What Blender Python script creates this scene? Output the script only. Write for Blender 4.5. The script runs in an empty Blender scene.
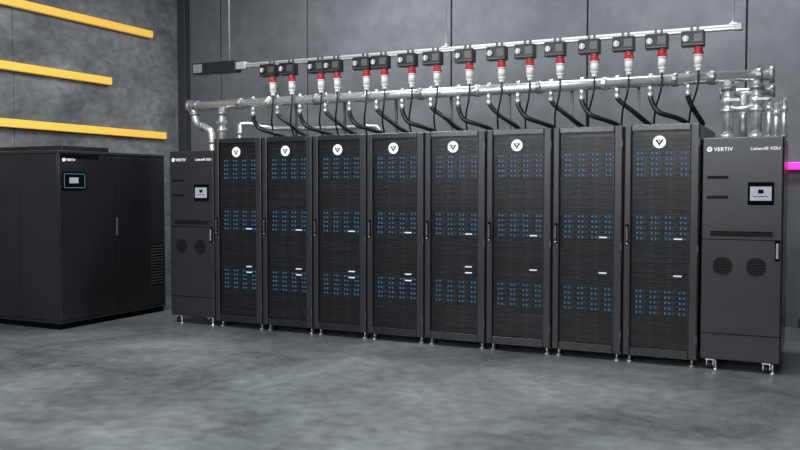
import bpy, bmesh, math, random
from mathutils import Vector, Matrix
random.seed(4)
D = bpy.data
scene = bpy.context.scene
scene.view_settings.view_transform = 'Standard'

# ---------------------------------------------------------------- materials
def mat(name, col, rough=0.5, metal=0.0, emit=None, es=0.0, spec=None):
    m = D.materials.new(name); m.use_nodes = True
    b = m.node_tree.nodes['Principled BSDF']
    b.inputs['Base Color'].default_value = (*col, 1)
    b.inputs['Roughness'].default_value = rough
    b.inputs['Metallic'].default_value = metal
    if spec is not None: b.inputs['Specular IOR Level'].default_value = spec
    if emit:
        b.inputs['Emission Color'].default_value = (*emit, 1)
        b.inputs['Emission Strength'].default_value = es
    return m

def noisy(name, c1, c2, scale, r1, r2, metal=0, bump=0.1, detail=8, fine=None, mid=(0.35, 0.68), stretch=(1,1,1), ov=0.45):
    m = mat(name, c1, r1, metal)
    nt = m.node_tree; N = nt.nodes; L = nt.links
    b = N['Principled BSDF']
    tc = N.new('ShaderNodeTexCoord')
    mp = N.new('ShaderNodeMapping'); mp.inputs['Scale'].default_value = stretch
    L.new(tc.outputs['Object'], mp.inputs['Vector'])
    n = N.new('ShaderNodeTexNoise'); n.inputs['Scale'].default_value = scale
    n.inputs['Detail'].default_value = detail; n.inputs['Roughness'].default_value = 0.62
    n.inputs['Distortion'].default_value = 0.6
    L.new(mp.outputs['Vector'], n.inputs['Vector'])
    r = N.new('ShaderNodeValToRGB')
    r.color_ramp.elements[0].position = mid[0]; r.color_ramp.elements[1].position = mid[1]
    r.color_ramp.elements[0].color = (*c1, 1); r.color_ramp.elements[1].color = (*c2, 1)
    L.new(n.outputs['Fac'], r.inputs['Fac'])
    n2 = N.new('ShaderNodeTexNoise'); n2.inputs['Scale'].default_value = fine or scale * 9
    n2.inputs['Detail'].default_value = 6
    L.new(mp.outputs['Vector'], n2.inputs['Vector'])
    mx = N.new('ShaderNodeMix'); mx.data_type = 'RGBA'; mx.blend_type = 'OVERLAY'
    mx.inputs[0].default_value = ov
    L.new(r.outputs['Color'], mx.inputs[6]); L.new(n2.outputs['Fac'], mx.inputs[7])
    L.new(mx.outputs[2], b.inputs['Base Color'])
    mr = N.new('ShaderNodeMapRange'); mr.inputs['To Min'].default_value = r1; mr.inputs['To Max'].default_value = r2
    L.new(n.outputs['Fac'], mr.inputs['Value']); L.new(mr.outputs[0], b.inputs['Roughness'])
    bp = N.new('ShaderNodeBump'); bp.inputs['Strength'].default_value = bump; bp.inputs['Distance'].default_value = 0.02
    L.new(n2.outputs['Fac'], bp.inputs['Height']); L.new(bp.outputs[0], b.inputs['Normal'])
    return m

M_floor = noisy('polished_concrete', (0.066,0.073,0.076), (0.185,0.20,0.202), 0.7, 0.20, 0.38, bump=0.03, fine=9, mid=(.34,.66), ov=0.6, detail=14)
M_wall  = noisy('wall_concrete', (0.105,0.113,0.125), (0.155,0.165,0.178), 0.6, 0.5, 0.7, bump=0.08, ov=.35)
M_wallL = noisy('wall_concrete_rough', (0.095,0.102,0.11), (0.235,0.25,0.262), 0.9, 0.6, 0.85, bump=0.35, fine=8, stretch=(1,1,1.6), ov=.65)
M_ceil  = noisy('ceiling_concrete', (0.1,0.1,0.11), (0.15,0.15,0.16), 1.0, 0.7, 0.9)
M_groove= mat('groove_dark', (0.010,0.010,0.012), 0.8)
M_pil   = mat('pilaster_steel', (0.035,0.037,0.042), 0.5)
M_black = noisy('powder_coat_black', (0.009,0.009,0.0105), (0.012,0.012,0.014), 3, 0.24, 0.32, bump=0.006, fine=300)
M_frame = noisy('door_frame_black', (0.012,0.0125,0.014), (0.015,0.0155,0.0175), 3, 0.20, 0.28, bump=0.006, fine=300)
M_panel = noisy('cabinet_door_graphite', (0.0165,0.017,0.019), (0.0205,0.021,0.0235), 3, 0.28, 0.36, bump=0.006, fine=300)
M_vent  = mat('vent_black', (0.005,0.005,0.006), 0.7, spec=0.2)
M_dark  = mat('recess_black', (0.002,0.002,0.0025), 0.9, spec=0.05)
M_srvA  = mat('server_bezel', (0.018,0.019,0.021), 0.4, 0.2)
M_srvB  = mat('server_bezel_light', (0.034,0.036,0.041), 0.4, 0.3)
M_blue  = mat('blue_led', (0.02,0.08,0.2), 0.4, emit=(0.05,0.34,0.72), es=0.85)
M_white = mat('white_print', (0.85,0.86,0.88), 0.5, emit=(1,1,1), es=0.25)  # unlit print, brightened by a faint emission of its own
M_label = mat('white_label', (0.55,0.6,0.66), 0.5, emit=(0.6,0.8,1), es=0.3)  # labels are no lamps; slight glow added so they show brightly
M_steel = noisy('brushed_steel', (0.66,0.66,0.67), (0.80,0.80,0.81), 6, 0.22, 0.32, metal=.7, bump=0.02)
M_alu   = mat('aluminium', (0.62,0.62,0.63), 0.35, 0.65)
M_coup  = mat('cast_coupling', (0.34,0.34,0.35), 0.35, 0.6)
M_hard  = mat('dark_hardware', (0.10,0.10,0.105), 0.4, 0.5)
M_rub   = mat('black_rubber', (0.007,0.007,0.008), 0.4)
M_red   = mat('red_plug', (0.55,0.015,0.02), 0.4)
M_wpl   = mat('white_plug', (0.78,0.78,0.78), 0.45)
M_screen= mat('screen_grey', (0.22,0.24,0.27), 0.25, emit=(0.6,0.66,0.72), es=0.22)
M_cyan  = mat('screen_cyan', (0.05,0.15,0.2), 0.3, emit=(0.15,0.45,0.6), es=0.22)
M_yel   = mat('yellow_led_diffuser', (0.75,0.45,0.06), 0.5, emit=(1.0,0.58,0.09), es=0.52)
M_mag   = mat('magenta_led_diffuser', (0.9,0.05,0.6), 0.5, emit=(1.0,0.03,0.50), es=1.0)
M_lamp  = mat('lamp_diffuser', (0.9,0.9,0.9), 0.5, emit=(0.9,0.96,1), es=3.0)

# perforated steel sheet: real round holes pattern
M_mesh = mat('perforated_steel', (0.014,0.0145,0.016), 0.28)
nt = M_mesh.node_tree; N = nt.nodes; L = nt.links
tc = N.new('ShaderNodeTexCoord')
mp = N.new('ShaderNodeMapping'); mp.inputs['Scale'].default_value = (125,0,125)
L.new(tc.outputs['Object'], mp.inputs['Vector'])
vo = N.new('ShaderNodeTexVoronoi'); vo.inputs['Scale'].default_value = 1; vo.inputs['Randomness'].default_value = 0.0
L.new(mp.outputs['Vector'], vo.inputs['Vector'])
lt = N.new('ShaderNodeMath'); lt.operation = 'LESS_THAN'; lt.inputs[1].default_value = 0.44
L.new(vo.outputs['Distance'], lt.inputs[0])
tr = N.new('ShaderNodeBsdfTransparent'); ms = N.new('ShaderNodeMixShader')
L.new(lt.outputs[0], ms.inputs[0]); L.new(N['Principled BSDF'].outputs[0], ms.inputs[1]); L.new(tr.outputs[0], ms.inputs[2])
L.new(ms.outputs[0], N['Material Output'].inputs['Surface'])

# ---------------------------------------------------------------- builder
class B:
    def __init__(s): s.bm = bmesh.new(); s.mats = []
    def mi(s, m):
        if m not in s.mats: s.mats.append(m)
        return s.mats.index(m)
    def box(s, x0,x1,y0,y1,z0,z1, m, bev=0.0):
        t = bmesh.new()
        bmesh.ops.create_cube(t, size=1)
        for v in t.verts:
            v.co = Vector((x0+(v.co.x+.5)*(x1-x0), y0+(v.co.y+.5)*(y1-y0), z0+(v.co.z+.5)*(z1-z0)))
        if bev: bmesh.ops.bevel(t, geom=t.edges[:], offset=bev, segments=2, affect='EDGES', profile=0.5)
        s.merge(t, m)
    def merge(s, t, m, M=None, smooth=False):
        i = s.mi(m)
        if M is not None: bmesh.ops.transform(t, matrix=M, verts=t.verts)
        mp = {v: s.bm.verts.new(v.co) for v in t.verts}
        for f in t.faces:
            try:
                nf = s.bm.faces.new([mp[v] for v in f.verts]); nf.material_index = i; nf.smooth = smooth or f.smooth
            except ValueError: pass
        t.free()
    def cyl(s, p0, p1, r, m, seg=16, r2=None, bev=0):
        p0 = Vector(p0); p1 = Vector(p1); d = p1-p0
        t = bmesh.new()
        bmesh.ops.create_cone(t, cap_ends=True, segments=seg, radius1=r, radius2=r if r2 is None else r2, depth=d.length)
        for f in t.faces: f.smooth = len(f.verts) == 4
        q = d.to_track_quat('Z','Y').to_matrix().to_4x4()
        s.merge(t, m, Matrix.Translation((p0+p1)/2) @ q)
    def sph(s, c, r, m, sc=(1,1,1)):
        t = bmesh.new(); bmesh.ops.create_uvsphere(t, u_segments=14, v_segments=9, radius=r)
        for f in t.faces: f.smooth = True
        s.merge(t, m, Matrix.Translation(c) @ Matrix.Diagonal((*sc,1)))
    def tube(s, pts, r, m, seg=12, rings=False):
        pts = [Vector(p) for p in pts]; i = s.mi(m)
        prev = None; up = None
        for k, p in enumerate(pts):
            d = (pts[min(k+1,len(pts)-1)] - pts[max(k-1,0)]).normalized()
            if up is None:
                up = Vector((0,0,1)) if abs(d.z) < .9 else Vector((1,0,0))
            a = up - d*up.dot(d); a.normalize(); up = a; b = d.cross(a)
            rr = r*(1.0 if not rings or k % 2 else 0.84)
            ring = [s.bm.verts.new(p + a*rr*math.cos(2*math.pi*j/seg) + b*rr*math.sin(2*math.pi*j/seg)) for j in range(seg)]
            if prev:
                for j in range(seg):
                    f = s.bm.faces.new([prev[j], prev[(j+1)%seg], ring[(j+1)%seg], ring[j]]); f.material_index = i; f.smooth = True
            else:
                f = s.bm.faces.new(ring[::-1]); f.material_index = i
            prev = ring
        f = s.bm.faces.new(prev); f.material_index = i
    def poly(s, pts, m):
        f = s.bm.faces.new([s.bm.verts.new(p) for p in pts]); f.material_index = s.mi(m)
    def text(s, txt, size, M, m, align='LEFT'):
        c = D.curves.new('t','FONT'); c.body = txt; c.size = size; c.extrude = 0.001; c.align_x = align; c.offset = size*0.008
        c.space_character = 1.08
        o = D.objects.new('t', c); scene.collection.objects.link(o)
        bpy.context.view_layer.update()
        me = o.evaluated_get(bpy.context.evaluated_depsgraph_get()).to_mesh()
        t = bmesh.new(); t.from_mesh(me)
        s.merge(t, m, M)
        D.objects.remove(o); D.curves.remove(c)
    def mesh(s, name):
        me = D.meshes.new(name); bmesh.ops.recalc_face_normals(s.bm, faces=s.bm.faces[:]) 
        s.bm.to_mesh(me); s.bm.free()
        for m in s.mats: me.materials.append(m)
        return me
    def obj(s, name, loc=(0,0,0)):
        return place(name, s.mesh(name), loc)
def place(name, me, loc=(0,0,0)):
    o = D.objects.new(name, me); o.location = loc; scene.collection.objects.link(o); return o

def spline(cp, n=10):
    cp = [Vector(p) for p in cp]; P = [2*cp[0]-cp[1]] + cp + [2*cp[-1]-cp[-2]]; out = []
    for i in range(1, len(P)-2):
        a,b,c,d = P[i-1:i+3]
        for k in range(n):
            t = k/n
            out.append(0.5*((2*b)+(c-a)*t+(2*a-5*b+4*c-d)*t*t+(3*b-a-3*c+d)*t**3))
    out.append(cp[-1]); return out

FY = Matrix.Rotation(math.radians(90), 4, 'X')      # text faces -Y
def logo(b, x, y, z, r):
    b.cyl((x,y,z),(x,y-0.003,z), r, M_white, 28)
    yy = y-0.0045
    for sx in (-1,1):
        b.poly([(x+sx*r*.68,yy,z+r*.38),(x+sx*r*.34,yy,z+r*.38),(x,yy,z-r*.2),(x,yy,z-r*.62)], M_dark)
    b.poly([(x-r*.2,yy,z+r*.38),(x+r*.2,yy,z+r*.38),(x,yy,z+r*.06)], M_dark)

# ---------------------------------------------------------------- room
XL, XR, YB, YF, ZC = -2.65, 9.0, 2.65, -10.5, 4.9
b = B(); b.box(XL-.2, XR+.2, YF-.2, YB+.2, -.1, 0, M_floor); b.obj('floor')
b = B(); b.box(XL-.2, XR+.2, YF-.2, YB+.2, ZC, ZC+.1, M_ceil); b.obj('ceiling')
b = B(); b.box(XL, XR, YB+.03, YB+.2, 0, ZC, M_groove)
seams = [-1.96, -.5, 1.62, 3.33, 5.05, 6.9, XR]
x = XL
for sx in seams:
    b.box(x+.010, sx-.010, YB, YB+.06, 0.0, ZC, M_wall, 0.004); x = sx
b.obj('wall_back')
b = B(); b.box(XL-.2, XL-.03, YF, YB+.2, 0, ZC, M_groove)
y = YF
for sy in [-8.2,-5.6,-2.9,-.3,2.65]:
    b.box(XL-.06, XL, y+.004, sy-.004, 0, ZC, M_wallL, 0.003); y = sy
b.obj('wall_left')
b = B(); b.box(XR, XR+.2, YF, YB+.2, 0, ZC, M_wall); b.obj('wall_right')
b = B(); b.box(XL, XR, YF-.2, YF, 0, ZC, M_wall); b.obj('wall_front')
b = B(); b.box(XL+.0, XL+.14, YB-.12, YB, 0, ZC, M_pil, .006); b.obj('trim_1')
b = B(); b.box(5.6, XR, YB-.015, YB, 0, .10, M_pil, .003); b.obj('baseboard_back')

# LED strips
def strip(name, M, x0,x1,y0,y1,z0,z1, axis):
    b = B()
    if axis == 'Y':
        b.box(x0, x0+.03, y0, y1, z0, z1, M_alu); b.box(x0+.03, x1, y0+.004, y1-.004, z0+.004, z1-.004, M, .006)
    else:
        b.box(x0, x1, y1-.03, y1, z0, z1, M_alu); b.box(x0+.004, x1-.004, y0, y1-.03, z0+.004, z1-.004, M, .006)
    b.obj(name)
g = .004
strip('yellow_led_strip', M_yel, XL+g, XL+.08, -3.2, 1.95, 3.57, 3.67, 'Y')
strip('yellow_led_strip', M_yel, XL+g, XL+.08, -3.2, 1.17, 2.835, 2.935, 'Y')
strip('yellow_led_strip', M_yel, XL+g, XL+.08, -3.2, 2.2, 2.18, 2.28, 'Y')
strip('magenta_led_strip', M_mag, 5.3, 8.0, YB-.08, YB-g, 1.67, 1.75, 'X')

# ---------------------------------------------------------------- server racks
def rack_mesh(with_logo, extra):
    b = B(); W = .605; Dp = 1.15; H = 2.0
    z0 = .065
    b.box(.0, W, .12, Dp, z0, H-.008, M_black, .004)           # body
    b.box(0, .02, .03, .12, z0, H-.008, M_black); b.box(W-.02, W, .03, .12, z0, H-.008, M_black)
    b.box(.02, W-.02, .03, .12, H-.03, H-.008, M_black); b.box(.02, W-.02, .03, .12, z0, z0+.04, M_black)
    # door frame
    fl, fr, ft, fb = .062, .075, .05, .07
    b.box(.003, fl, 0, .03, z0, H, M_panel, .010)
    b.box(W-fr, W-.003, 0, .03, z0, H, M_panel, .010)
    b.box(fl, W-fr, .002, .03, H-ft, H, M_frame, .004)
    b.box(fl, W-fr, .002, .03, z0, z0+fb, M_frame, .004)
    b.box(fl-.0, fl+.004, .004, .03, z0+fb, H-ft, M_dark); 
    # perforated sheet
    b.poly([(fl,.012,z0+fb),(W-fr,.012,z0+fb),(W-fr,.012,H-ft),(fl,.012,H-ft)], M_mesh)
    # servers
    u = .0445; n = int((H-ft-.01-(z0+fb))/u); z = z0+fb+.006
    xa, xb = .05, W-.06
    for k in range(n):
        zc = z+u/2
        led = (1.55 < zc < 1.80) or (1.05 < zc < 1.27) or (.40 < zc < .63)
        m = M_srvB if (led or random.random() < .3) else M_srvA
        yy = .055 + random.choice([0,0,.006])
        b.box(xa, xb, yy, .119, z+.004, z+u-.004, m)
        if led:
            for c in range(4):
                cx = xa+.055+c*.117
                b.box(cx-.048, cx+.048, yy-.004, yy, z+.006, z+u-.006, M_srvA)
                b.box(cx-.004, cx+.003, yy-.008, yy-.004, z+.013, z+u-.015, M_blue)
                b.box(cx+.030, cx+.037, yy-.008, yy-.004, z+.013, z+u-.015, M_blue)
                b.box(cx-.040, cx-.012, yy-.006, yy-.004, z+.012, z+.026, M_dark)
        else:
            for c in range(3):
                cx = xa+.03+c*.155
                b.box(cx, cx+.12, yy-.002, yy, z+.014, z+.021, M_dark)
                b.box(cx, cx+.12, yy-.002, yy, z+.027, z+.034, M_dark)
        z += u
    for zz in [1.055] + extra:
        b.box(.408, .475, .006, .011, zz-.0055, zz+.0055, M_label)
    if with_logo: logo(b, .285, .011, 1.855, .052)
    # swing handle and lock on left stile, hinges on right
    b.box(.022, .046, -.014, .0, 1.00, 1.17, M_dark, .004)
    b.box(.026, .042, -.022, -.012, 1.03, 1.15, M_hard, .003)
    b.cyl((.034,-.018,1.01),(.034,-.010,1.01), .007, M_steel, 12)
    for zz in (.2, .95, 1.82): b.box(W-.012, W-.002, -.006, .004, zz, zz+.06, M_hard, .002)
    # levelling feet and casters
    for fx in (.05, W-.05):
        for fy in (.07, Dp-.07):
            b.cyl((fx,fy,0),(fx,fy,.012), .026, M_steel, 16)
            b.cyl((fx,fy,.012),(fx,fy,z0+.01), .009, M_steel, 10)
            b.box(fx-.025, fx+.025, fy+.04 if fy<.5 else fy-.09, fy+.09 if fy<.5 else fy-.04, .045, z0+.002, M_alu)
            cy = fy+.065 if fy<.5 else fy-.065
            b.cyl((fx-.013,cy,.026),(fx+.013,cy,.026), .026, M_rub, 18)
    b.box(.1, .5, .25, .33, H-.008, H+.004, M_dark, .003); b.box(.1, .5, .8, .9, H-.008, H+.004, M_dark, .003)
    return b.mesh('server_rack')
P = .613
for k in range(8):
    me = rack_mesh(k != 6, [.66, .60] if k < 4 else ([.70,.755] if k == 4 else [.75]))
    place('server_rack', me, (k*P+.004, 0, 0))

# ---------------------------------------------------------------- cooling distribution cabinets
def cdu(loc, right):
    b = B(); W = .60; Dp = 1.1; H = 1.88; z0 = .085
    b.box(0, W, .025, Dp, z0, H, M_black, .005)
    b.box(.003, W-.003, 0, .026, z0+.005, H-.003, M_panel, .008)   # door
    yf = -.003
    logo(b, .055, 0, H-.095, .020)
    b.text('VERTIV', .042, Matrix.Translation((.088, yf, H-.110)) @ FY, M_white)
    b.text('Liebert® XDU', .033, Matrix.Translation((.575, yf, H-.107)) @ FY, M_white, 'RIGHT')
    for (xa,xb,zz) in ((.04,.20,1.56),(.04,.20,1.40)):
        b.box(xa, xb, yf, .01, zz-.012, zz+.012, M_vent)
        b.box(xa, xb, yf-.004, .002, zz+.012, zz+.016, M_panel)
    b.box(.07, .53, yf, .01, 1.088, 1.130, M_vent)
    b.box(.07, .53, yf-.006, .0, 1.130, 1.137, M_panel)
    b.box(.0, W, yf, .01, 1.060, 1.066, M_dark)
    b.box(.0, W, yf, .01, .30, .306, M_dark)
    # display
    b.box(.345, .535, -.012, .0, 1.34, 1.52, M_dark, .004)
    b.box(.362, .518, -.0135, -.011, 1.375, 1.485, M_screen)
    b.box(.385, .495, -.0145, -.013, 1.405, 1.41, M_dark); b.box(.42, .46, -.0145, -.013, 1.43, 1.462, M_dark)
    # round vents
    for cx in (.165, .415):
        b.cyl((cx,.0,.85),(cx,-.005,.85), .080, M_panel, 36)
        b.cyl((cx,-.003,.85),(cx,-.0065,.85), .074, M_vent, 36)
        for q in range(-3,4):
            hw = math.sqrt(.07**2-(q*.02)**2)
            b.box(cx-hw, cx+hw, -.0085, -.006, .85+q*.02-.0012, .85+q*.02+.0012, M_black)
    # handle
    b.box(.548, .582, -.006, 0, .90, 1.06, M_dark, .002)
    b.box(.557, .575, -.022, -.012, .92, 1.04, M_coup, .003)
    b.box(.56, .572, -.014, .0, .925, .94, M_coup); b.box(.56, .572, -.014, .0, 1.02, 1.035, M_coup)
    # side panels
    b.box(W-.001, W+.003, .06, Dp-.05, z0+.05, H-.05, M_frame, .002)
    b.box(-.003, .001, .06, Dp-.05, z0+.05, H-.05, M_frame, .002)
    # casters
    for cx in (.075, W-.10):
        for cy in (.07, Dp-.1):
            b.box(cx-.035, cx+.035, cy-.03, cy+.03, z0-.012, z0+.002, M_steel, .002)
            b.box(cx-.028, cx-.022, cy-.02, cy+.02, .03, z0-.01, M_steel); b.box(cx+.022, cx+.028, cy-.02, cy+.02, .03, z0-.01, M_steel)
            b.cyl((cx-.02,cy,.034),(cx+.02,cy,.034), .034, M_rub, 20)
            b.cyl((cx-.022,cy,.034),(cx+.022,cy,.034), .014, M_wpl, 14)
            b.cyl((cx+.045,cy-.03,0),(cx+.045,cy-.03,.01), .018, M_steel, 14); b.cyl((cx+.045,cy-.03,.01),(cx+.045,cy-.03,z0), .007, M_steel, 10)
    b.box(.05, .55, .35, .75, H-.002, H+.008, M_frame, .003)
    b.obj('coolant_distribution_cabinet', loc)
cdu((-.602,0,0), False)
cdu((4.918,0,0), True)

# ---------------------------------------------------------------- large cooling unit, left
b = B(); x0,x1,y0,y1,H = -2.42,-1.28,-.905,.69,1.875
b.box(x0+.02, x1-.02, y0+.02, y1-.02, 0, .07, M_dark)
b.box(x0, x1, y0, y1, .06, .085, M_frame, .004)
b.box(x0+.004, x1-.012, y0+.012, y1-.004, .08, H-.03, M_black, .006)
b.box(x0, x1, y0, y1, H-.035, H, M_panel, .008)
ys = [y0+.004, y0+.835, y0+1.32, y1-.004]
for i in range(3):
    b.box(x1-.014, x1, ys[i]+.005, ys[i+1]-.005, .095, H-.045, M_frame, .006)
b.box(x0+.02, x0+.55, y0, y0+.014, .095, H-.045, M_frame, .005); b.box(x0+.558, x1-.02, y0, y0+.014, .095, H-.045, M_frame, .005)
RX = Matrix.Rotation(math.radians(90),4,'Z') @ FY
b.box(x1, x1+.014, y0+.04, y0+.36, 1.46, 1.65, M_dark, .004)
b.box(x1+.013, x1+.016, y0+.06, y0+.34, 1.48, 1.485, M_cyan); b.box(x1+.013, x1+.016, y0+.06, y0+.34, 1.625, 1.63, M_cyan)
b.box(x1+.013, x1+.016, y0+.06, y0+.065, 1.48, 1.63, M_cyan); b.box(x1+.013, x1+.016, y0+.335, y0+.34, 1.48, 1.63, M_cyan)
b.box(x1+.013, x1+.0155, y0+.13, y0+.25, 1.53, 1.59, M_screen)
b.box(x1, x1+.004, y0+.03, y0+.55, 1.79, 1.83, M_dark)
b.cyl((x1,y0+.07,1.775),(x1+.003,y0+.07,1.775), .020, M_white, 20)
b.text('VERTIV', .036, Matrix.Translation((x1+.003, y0+.10, 1.762)) @ RX, M_white)
b.box(x1, x1+.02, y0+.79, y0+.81, .95, 1.15, M_hard, .003)
gy0, gy1 = y1-.25, y1-.06
b.box(x1-.001, x1+.002, gy0, gy1, .33, .82, M_dark)
for k in range(14):
    zz = .345+k*.034
    b.box(x1, x1+.010, gy0, gy1, zz, zz+.014, M_hard, .002)
b.box(x0+.1, x1-.05, y0+.1, y0+.75, H, H+.05, M_black, .006)
b.obj('precision_cooling_unit')

# ---------------------------------------------------------------- coolant manifold
b = B(); PY, PZ, R = .55, 2.424, .050
XA, XB_ = -.785, 5.42
b.cyl((XA,PY,PZ),(XB_,PY,PZ), R, M_steel, 28)
def coup(x, r=R, m=M_steel, w=.03, y=PY, z=PZ):
    b.cyl((x-w,y,z),(x+w,y,z), r*1.22, m, 24)
    b.box(x-w*.7, x+w*.7, y-r*1.65, y+r*1.65, z-.012, z+.012, m, .003)
for xx in (XA+.02, XB_-.02): 
    b.cyl((xx-.02,PY,PZ),(xx+.02,PY,PZ), R*1.45, M_coup, 24)
for xx in (XA+.12, -.05, XB_-.12, 4.93): coup(xx, m=M_coup)
for k in range(8):
    xx = k*P+.02; coup(xx+.31, m=M_coup if k%2 else M_steel, w=.025)
    for j, ox in enumerate((.12, .44)):
        px_ = k*P+ox
        b.cyl((px_,PY,PZ-R*.7),(px_,PY,PZ-R-.05), .024, M_steel, 16)
        b.cyl((px_,PY,PZ-R-.045),(px_,PY,PZ-R-.065), .030, M_steel, 6)
        b.cyl((px_,PY,PZ+R*.7),(px_,PY,PZ+R+.018), .018, M_steel, 12)
def drop(x, ztop, zbot, y=PY, valve=True, r=.036):
    b.cyl((x,y,ztop),(x,y,zbot), r, M_steel, 20)
    for zz in (ztop-.10, (ztop+zbot)/2-.02, zbot+.03):
        b.cyl((x,y,zz-.016),(x,y,zz+.016), r*1.45, M_coup if zz==ztop-.1 else M_steel, 22)
    b.cyl((x,y,zbot-.0),(x,y,zbot+.014), r*1.9, M_steel, 22)
    if valve:
        zm = (ztop+zbot)/2+.06
        b.sph((x,y,zm), r*1.45, M_steel); b.cyl((x,y,zm),(x,y-.09,zm), .012, M_steel, 10)
        b.box(x-.01, x+.10, y-.10, y-.088, zm-.012, zm+.012, M_coup, .003)
zt = 1.889
drop(5.06, PZ, zt, r=.042); drop(5.285, PZ, zt, r=.042)
b.tube(spline([(5.06,PY-.0,2.17),(5.17,PY-.02,2.15),(5.285,PY,2.17)]), .030, M_steel)
b.cyl((4.98,PY+.13,2.30),(5.40,PY+.13,2.30), .036, M_steel, 20); b.cyl((5.38,PY+.13,2.30),(5.42,PY+.13,2.30), .052, M_coup, 20)
b.cyl((4.98,PY+.13,2.30),(5.01,PY+.13,2.30), .052, M_coup, 20); b.cyl((5.17,PY+.13,2.30),(5.17,PY+.13,zt), .034, M_steel, 18)
for i,(xx,zz) in enumerate(((5.385,2.17),(5.44,2.13),(5.50,2.16))):
    b.cyl((xx,.5,zt),(xx,.5,zz), .019, M_steel, 14); b.cyl((xx,.5,zz-.05),(xx,.5,zz), .026, M_steel, 14)
    b.cyl((xx,.5,zt),(xx,.5,zt+.03), .027, M_coup, 14)
    b.tube(spline([(xx,.5,zz-.01),(xx,.49,zz+.035),(xx+.02,.46,zz+.05)],5), .016, M_steel)
# left end elbows
b.tube(spline([(-.70,PY,PZ),(-.705,PY,PZ-.09),(-.66,PY,PZ-.2),(-.54,PY,PZ-.25),(-.46,PY,PZ-.32),(-.45,PY,zt+.004)],8), .038, M_steel, 18)
for p,q in (((-.705,PY,PZ-.07),(-.703,PY,PZ-.11)), ((-.61,PY,PZ-.225),(-.57,PY,PZ-.242)), ((-.45,PY,PZ-.40),(-.45,PY,PZ-.44))):
    b.cyl(p,q,.052,M_coup,20)
b.cyl((-.45,PY,zt),(-.45,PY,zt+.014), .065, M_steel, 20)
drop(-.31, PZ, zt, r=.038)
drop(-.12, 2.2, zt, y=.62, valve=False, r=.024)
# secondary return line behind
b.tube(spline([(-.12,.62,2.2),(-.06,.75,2.21),(.1,.95,2.17),(.8,1.0,2.15),(1.35,1.0,2.15),(1.45,1.0,2.12),(1.47,1.0,2.01)],8), .024, M_steel, 14)
for k in range(1,8):     # stand-off brackets carrying the manifold
    xx = k*P-.003
    b.box(xx-.012, xx+.012, PY+.10, PY+.125, 2.0, PZ+.02, M_hard); b.box(xx-.012, xx+.012, PY, PY+.125, PZ+.0, PZ+.02, M_hard)
    b.box(xx-.04, xx+.04, PY+.07, PY+.16, 1.996, 2.006, M_hard)
b.obj('coolant_manifold_pipe')

# hoses
for k in range(8):
    for j, ox in enumerate((.12, .44)):
        x = k*P+ox; b = B(); zz = PZ-R-.06
        jx = random.uniform(-.02,.02)
        if j == 0: cp = [(x,PY,zz),(x+.01,PY-.01,zz-.06),(x+.09+jx,PY-.05,zz-.17),(x+.22,PY+.02,zz-.22),(x+.30+jx,PY+.12,zz-.26),(x+.31+jx,PY+.16,2.01)]
        else:      cp = [(x,PY,zz),(x+.02,PY+.01,zz-.05),(x+.11+jx,PY+.04,zz-.13),(x+.21,PY+.12,zz-.22),(x+.26+jx,PY+.20,zz-.27),(x+.27+jx,PY+.22,2.01)]
        if k == 7 and j == 1: cp = [(x,PY,zz),(x+.0,PY+.01,zz-.05),(x+.03,PY+.04,zz-.13),(x+.08,PY+.12,zz-.22),(x+.10,PY+.20,zz-.27),(x+.105,PY+.22,2.01)]
        b.tube(spline(cp,12), .024, M_rub, 12, rings=True)
        b.cyl((x,PY,zz+.012),(x,PY,zz-.035), .029, M_steel, 14)
        e = cp[-1]; b.cyl((e[0],e[1],2.001),(e[0],e[1],2.04), .029, M_steel, 14)
        b.obj('coolant_hose')

# ---------------------------------------------------------------- busway
BZ = 2.842
b = B()
b.box(-.08, 5.13, PY-.03, PY+.03, BZ-.022, BZ+.022, M_alu, .003)
b.box(-.08, 5.13, PY-.034, PY-.029, BZ-.006, BZ+.006, M_coup)
b.box(-.68, -.08, PY-.06, PY+.06, BZ-.065, BZ+.06, M_black, .006)
b.box(-.665, -.54, PY-.063, PY-.058, BZ-.05, BZ+.045, M_coup)
b.box(-.09, .04, PY-.045, PY+.045, BZ-.04, BZ+.04, M_alu, .004)
b.box(5.10, 5.16, PY-.036, PY+.036, BZ-.028, BZ+.028, M_coup, .003)
for xx in (-.20, 2.44, 5.09):
    b.cyl((xx,PY,BZ),(xx,PY,ZC-.005), .008, M_alu, 10)
    b.box(xx-.03, xx+.03, PY-.045, PY+.045, BZ+.02, BZ+.032, M_alu); b.cyl((xx,PY,BZ+.03),(xx,PY,BZ+.05), .016, M_steel, 6)
    b.box(xx-.04, xx+.04, PY-.04, PY+.04, ZC-.01, ZC, M_alu)
b.obj('power_busway')
bx = [.334,.583,.953,1.152,1.502,1.714,2.023,2.301,2.646,2.977,3.259,3.551,3.871,4.18,4.47,4.775]
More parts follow.
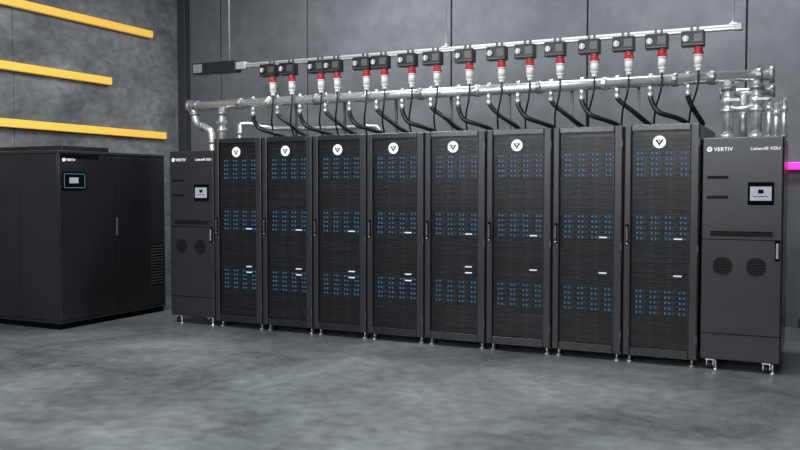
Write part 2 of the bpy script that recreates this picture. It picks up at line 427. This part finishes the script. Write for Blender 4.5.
def tap_mesh():
    b = B()
    b.box(-.095,.095,-.13,-.034,-.155,-.025, M_black, .006)
    b.box(-.05,.05,-.05,.034,-.040,-.023, M_hard)
    b.box(-.03,-.01,-.042,-.031,-.03,.026, M_hard); b.box(.02,.04,-.042,-.031,-.03,.026, M_hard)
    b.cyl((-.055,-.129,-.09),(-.055,-.15,-.09), .027, M_coup, 18)
    b.box(-.061,-.049,-.158,-.148,-.114,-.066, M_wpl, .002)
    b.box(.01,.08,-.134,-.129,-.12,-.05, M_hard, .002)
    b.box(-.085,.085,-.136,-.13,-.145,-.138, M_hard)
    px=.045; py=-.08
    b.cyl((px,py,-.153),(px,py,-.168), .036, M_coup, 18)
    b.cyl((px,py,-.167),(px,py,-.210), .036, M_red, 20)
    b.cyl((px,py,-.200),(px,py,-.222), .043, M_red, 20)
    b.cyl((px,py,-.221),(px,py,-.234), .042, M_wpl, 20)
    b.cyl((px,py,-.232),(px,py,-.312), .036, M_wpl, 20)
    b.cyl((px,py,-.337),(px,py,-.312), .023, M_wpl, 18, r2=.036)
    b.cyl((px,py,-.362),(px,py,-.337), .024, M_wpl, 12)
    b.tube(spline([(px,py,-.357),(px,py-.0,-.42),(px-.01,py+.0,-.52),(px-.06,py+.06,-.66),(px-.09,py+.16,-.78),(px-.09,py+.2,-.838)],8), .009, M_rub, 8)
    return b.mesh('power_tap_off_box')
tm = tap_mesh()
for x in bx: place('power_tap_off_box', tm, (x+.065*(1-x/4.9), PY, BZ))

# ---------------------------------------------------------------- lights
def area(name, sx, sy, power, par, loc, rot=(0,0,0), col=(0.95,0.98,1)):
    l = D.lights.new(name,'AREA'); l.shape='RECTANGLE'; l.size=sx; l.size_y=sy; l.energy=power; l.color=col
    o = D.objects.new(name,l); o.parent = par; o.location=loc; o.rotation_euler=rot; scene.collection.objects.link(o); return o
for (lx,ly,p) in ((.6,-2.6,185),(4.6,-2.6,120),(.6,-6.5,110),(4.6,-6.5,60),(1.0,1.1,105),(4.6,1.1,90)):
    b = B(); b.box(-1.1,1.1,-.3,.3,-.07,0, M_alu,.005); b.box(-1.07,1.07,-.27,.27,-.074,-.068, M_lamp)
    o = b.obj('ceiling_light_panel',(lx,ly,ZC))
    area('lamp',2.1,.52,p,o,(0,0,-.09))
# unseen glowing panels with area lamps, added for highlights on the rack doors
for lx in (-1.2, 1.2, 3.6, 6.0):
    b = B(); b.box(-.9,.9,0,.08,-.55,.55, M_alu,.005); b.box(-.87,.87,.078,.084,-.52,.52, M_lamp)
    o = b.obj('added_highlight_panel',(lx,YF+.003,3.0))
    area('lamp',1.7,1.0,85,o,(0,.1,0),(math.radians(-90),0,math.radians(180)))
w = D.worlds.new('world'); scene.world = w; w.use_nodes = True
w.node_tree.nodes['Background'].inputs[0].default_value = (.6,.65,.7,1); w.node_tree.nodes['Background'].inputs[1].default_value = .3

# ---------------------------------------------------------------- camera
c = D.cameras.new('camera'); c.lens = 848/800*36; c.sensor_width = 36
o = D.objects.new('camera', c); o.location = (5.741,-7.232,1.458)
o.rotation_euler = (math.radians(90-2.36), 0, math.radians(26.07))
scene.collection.objects.link(o); scene.camera = o
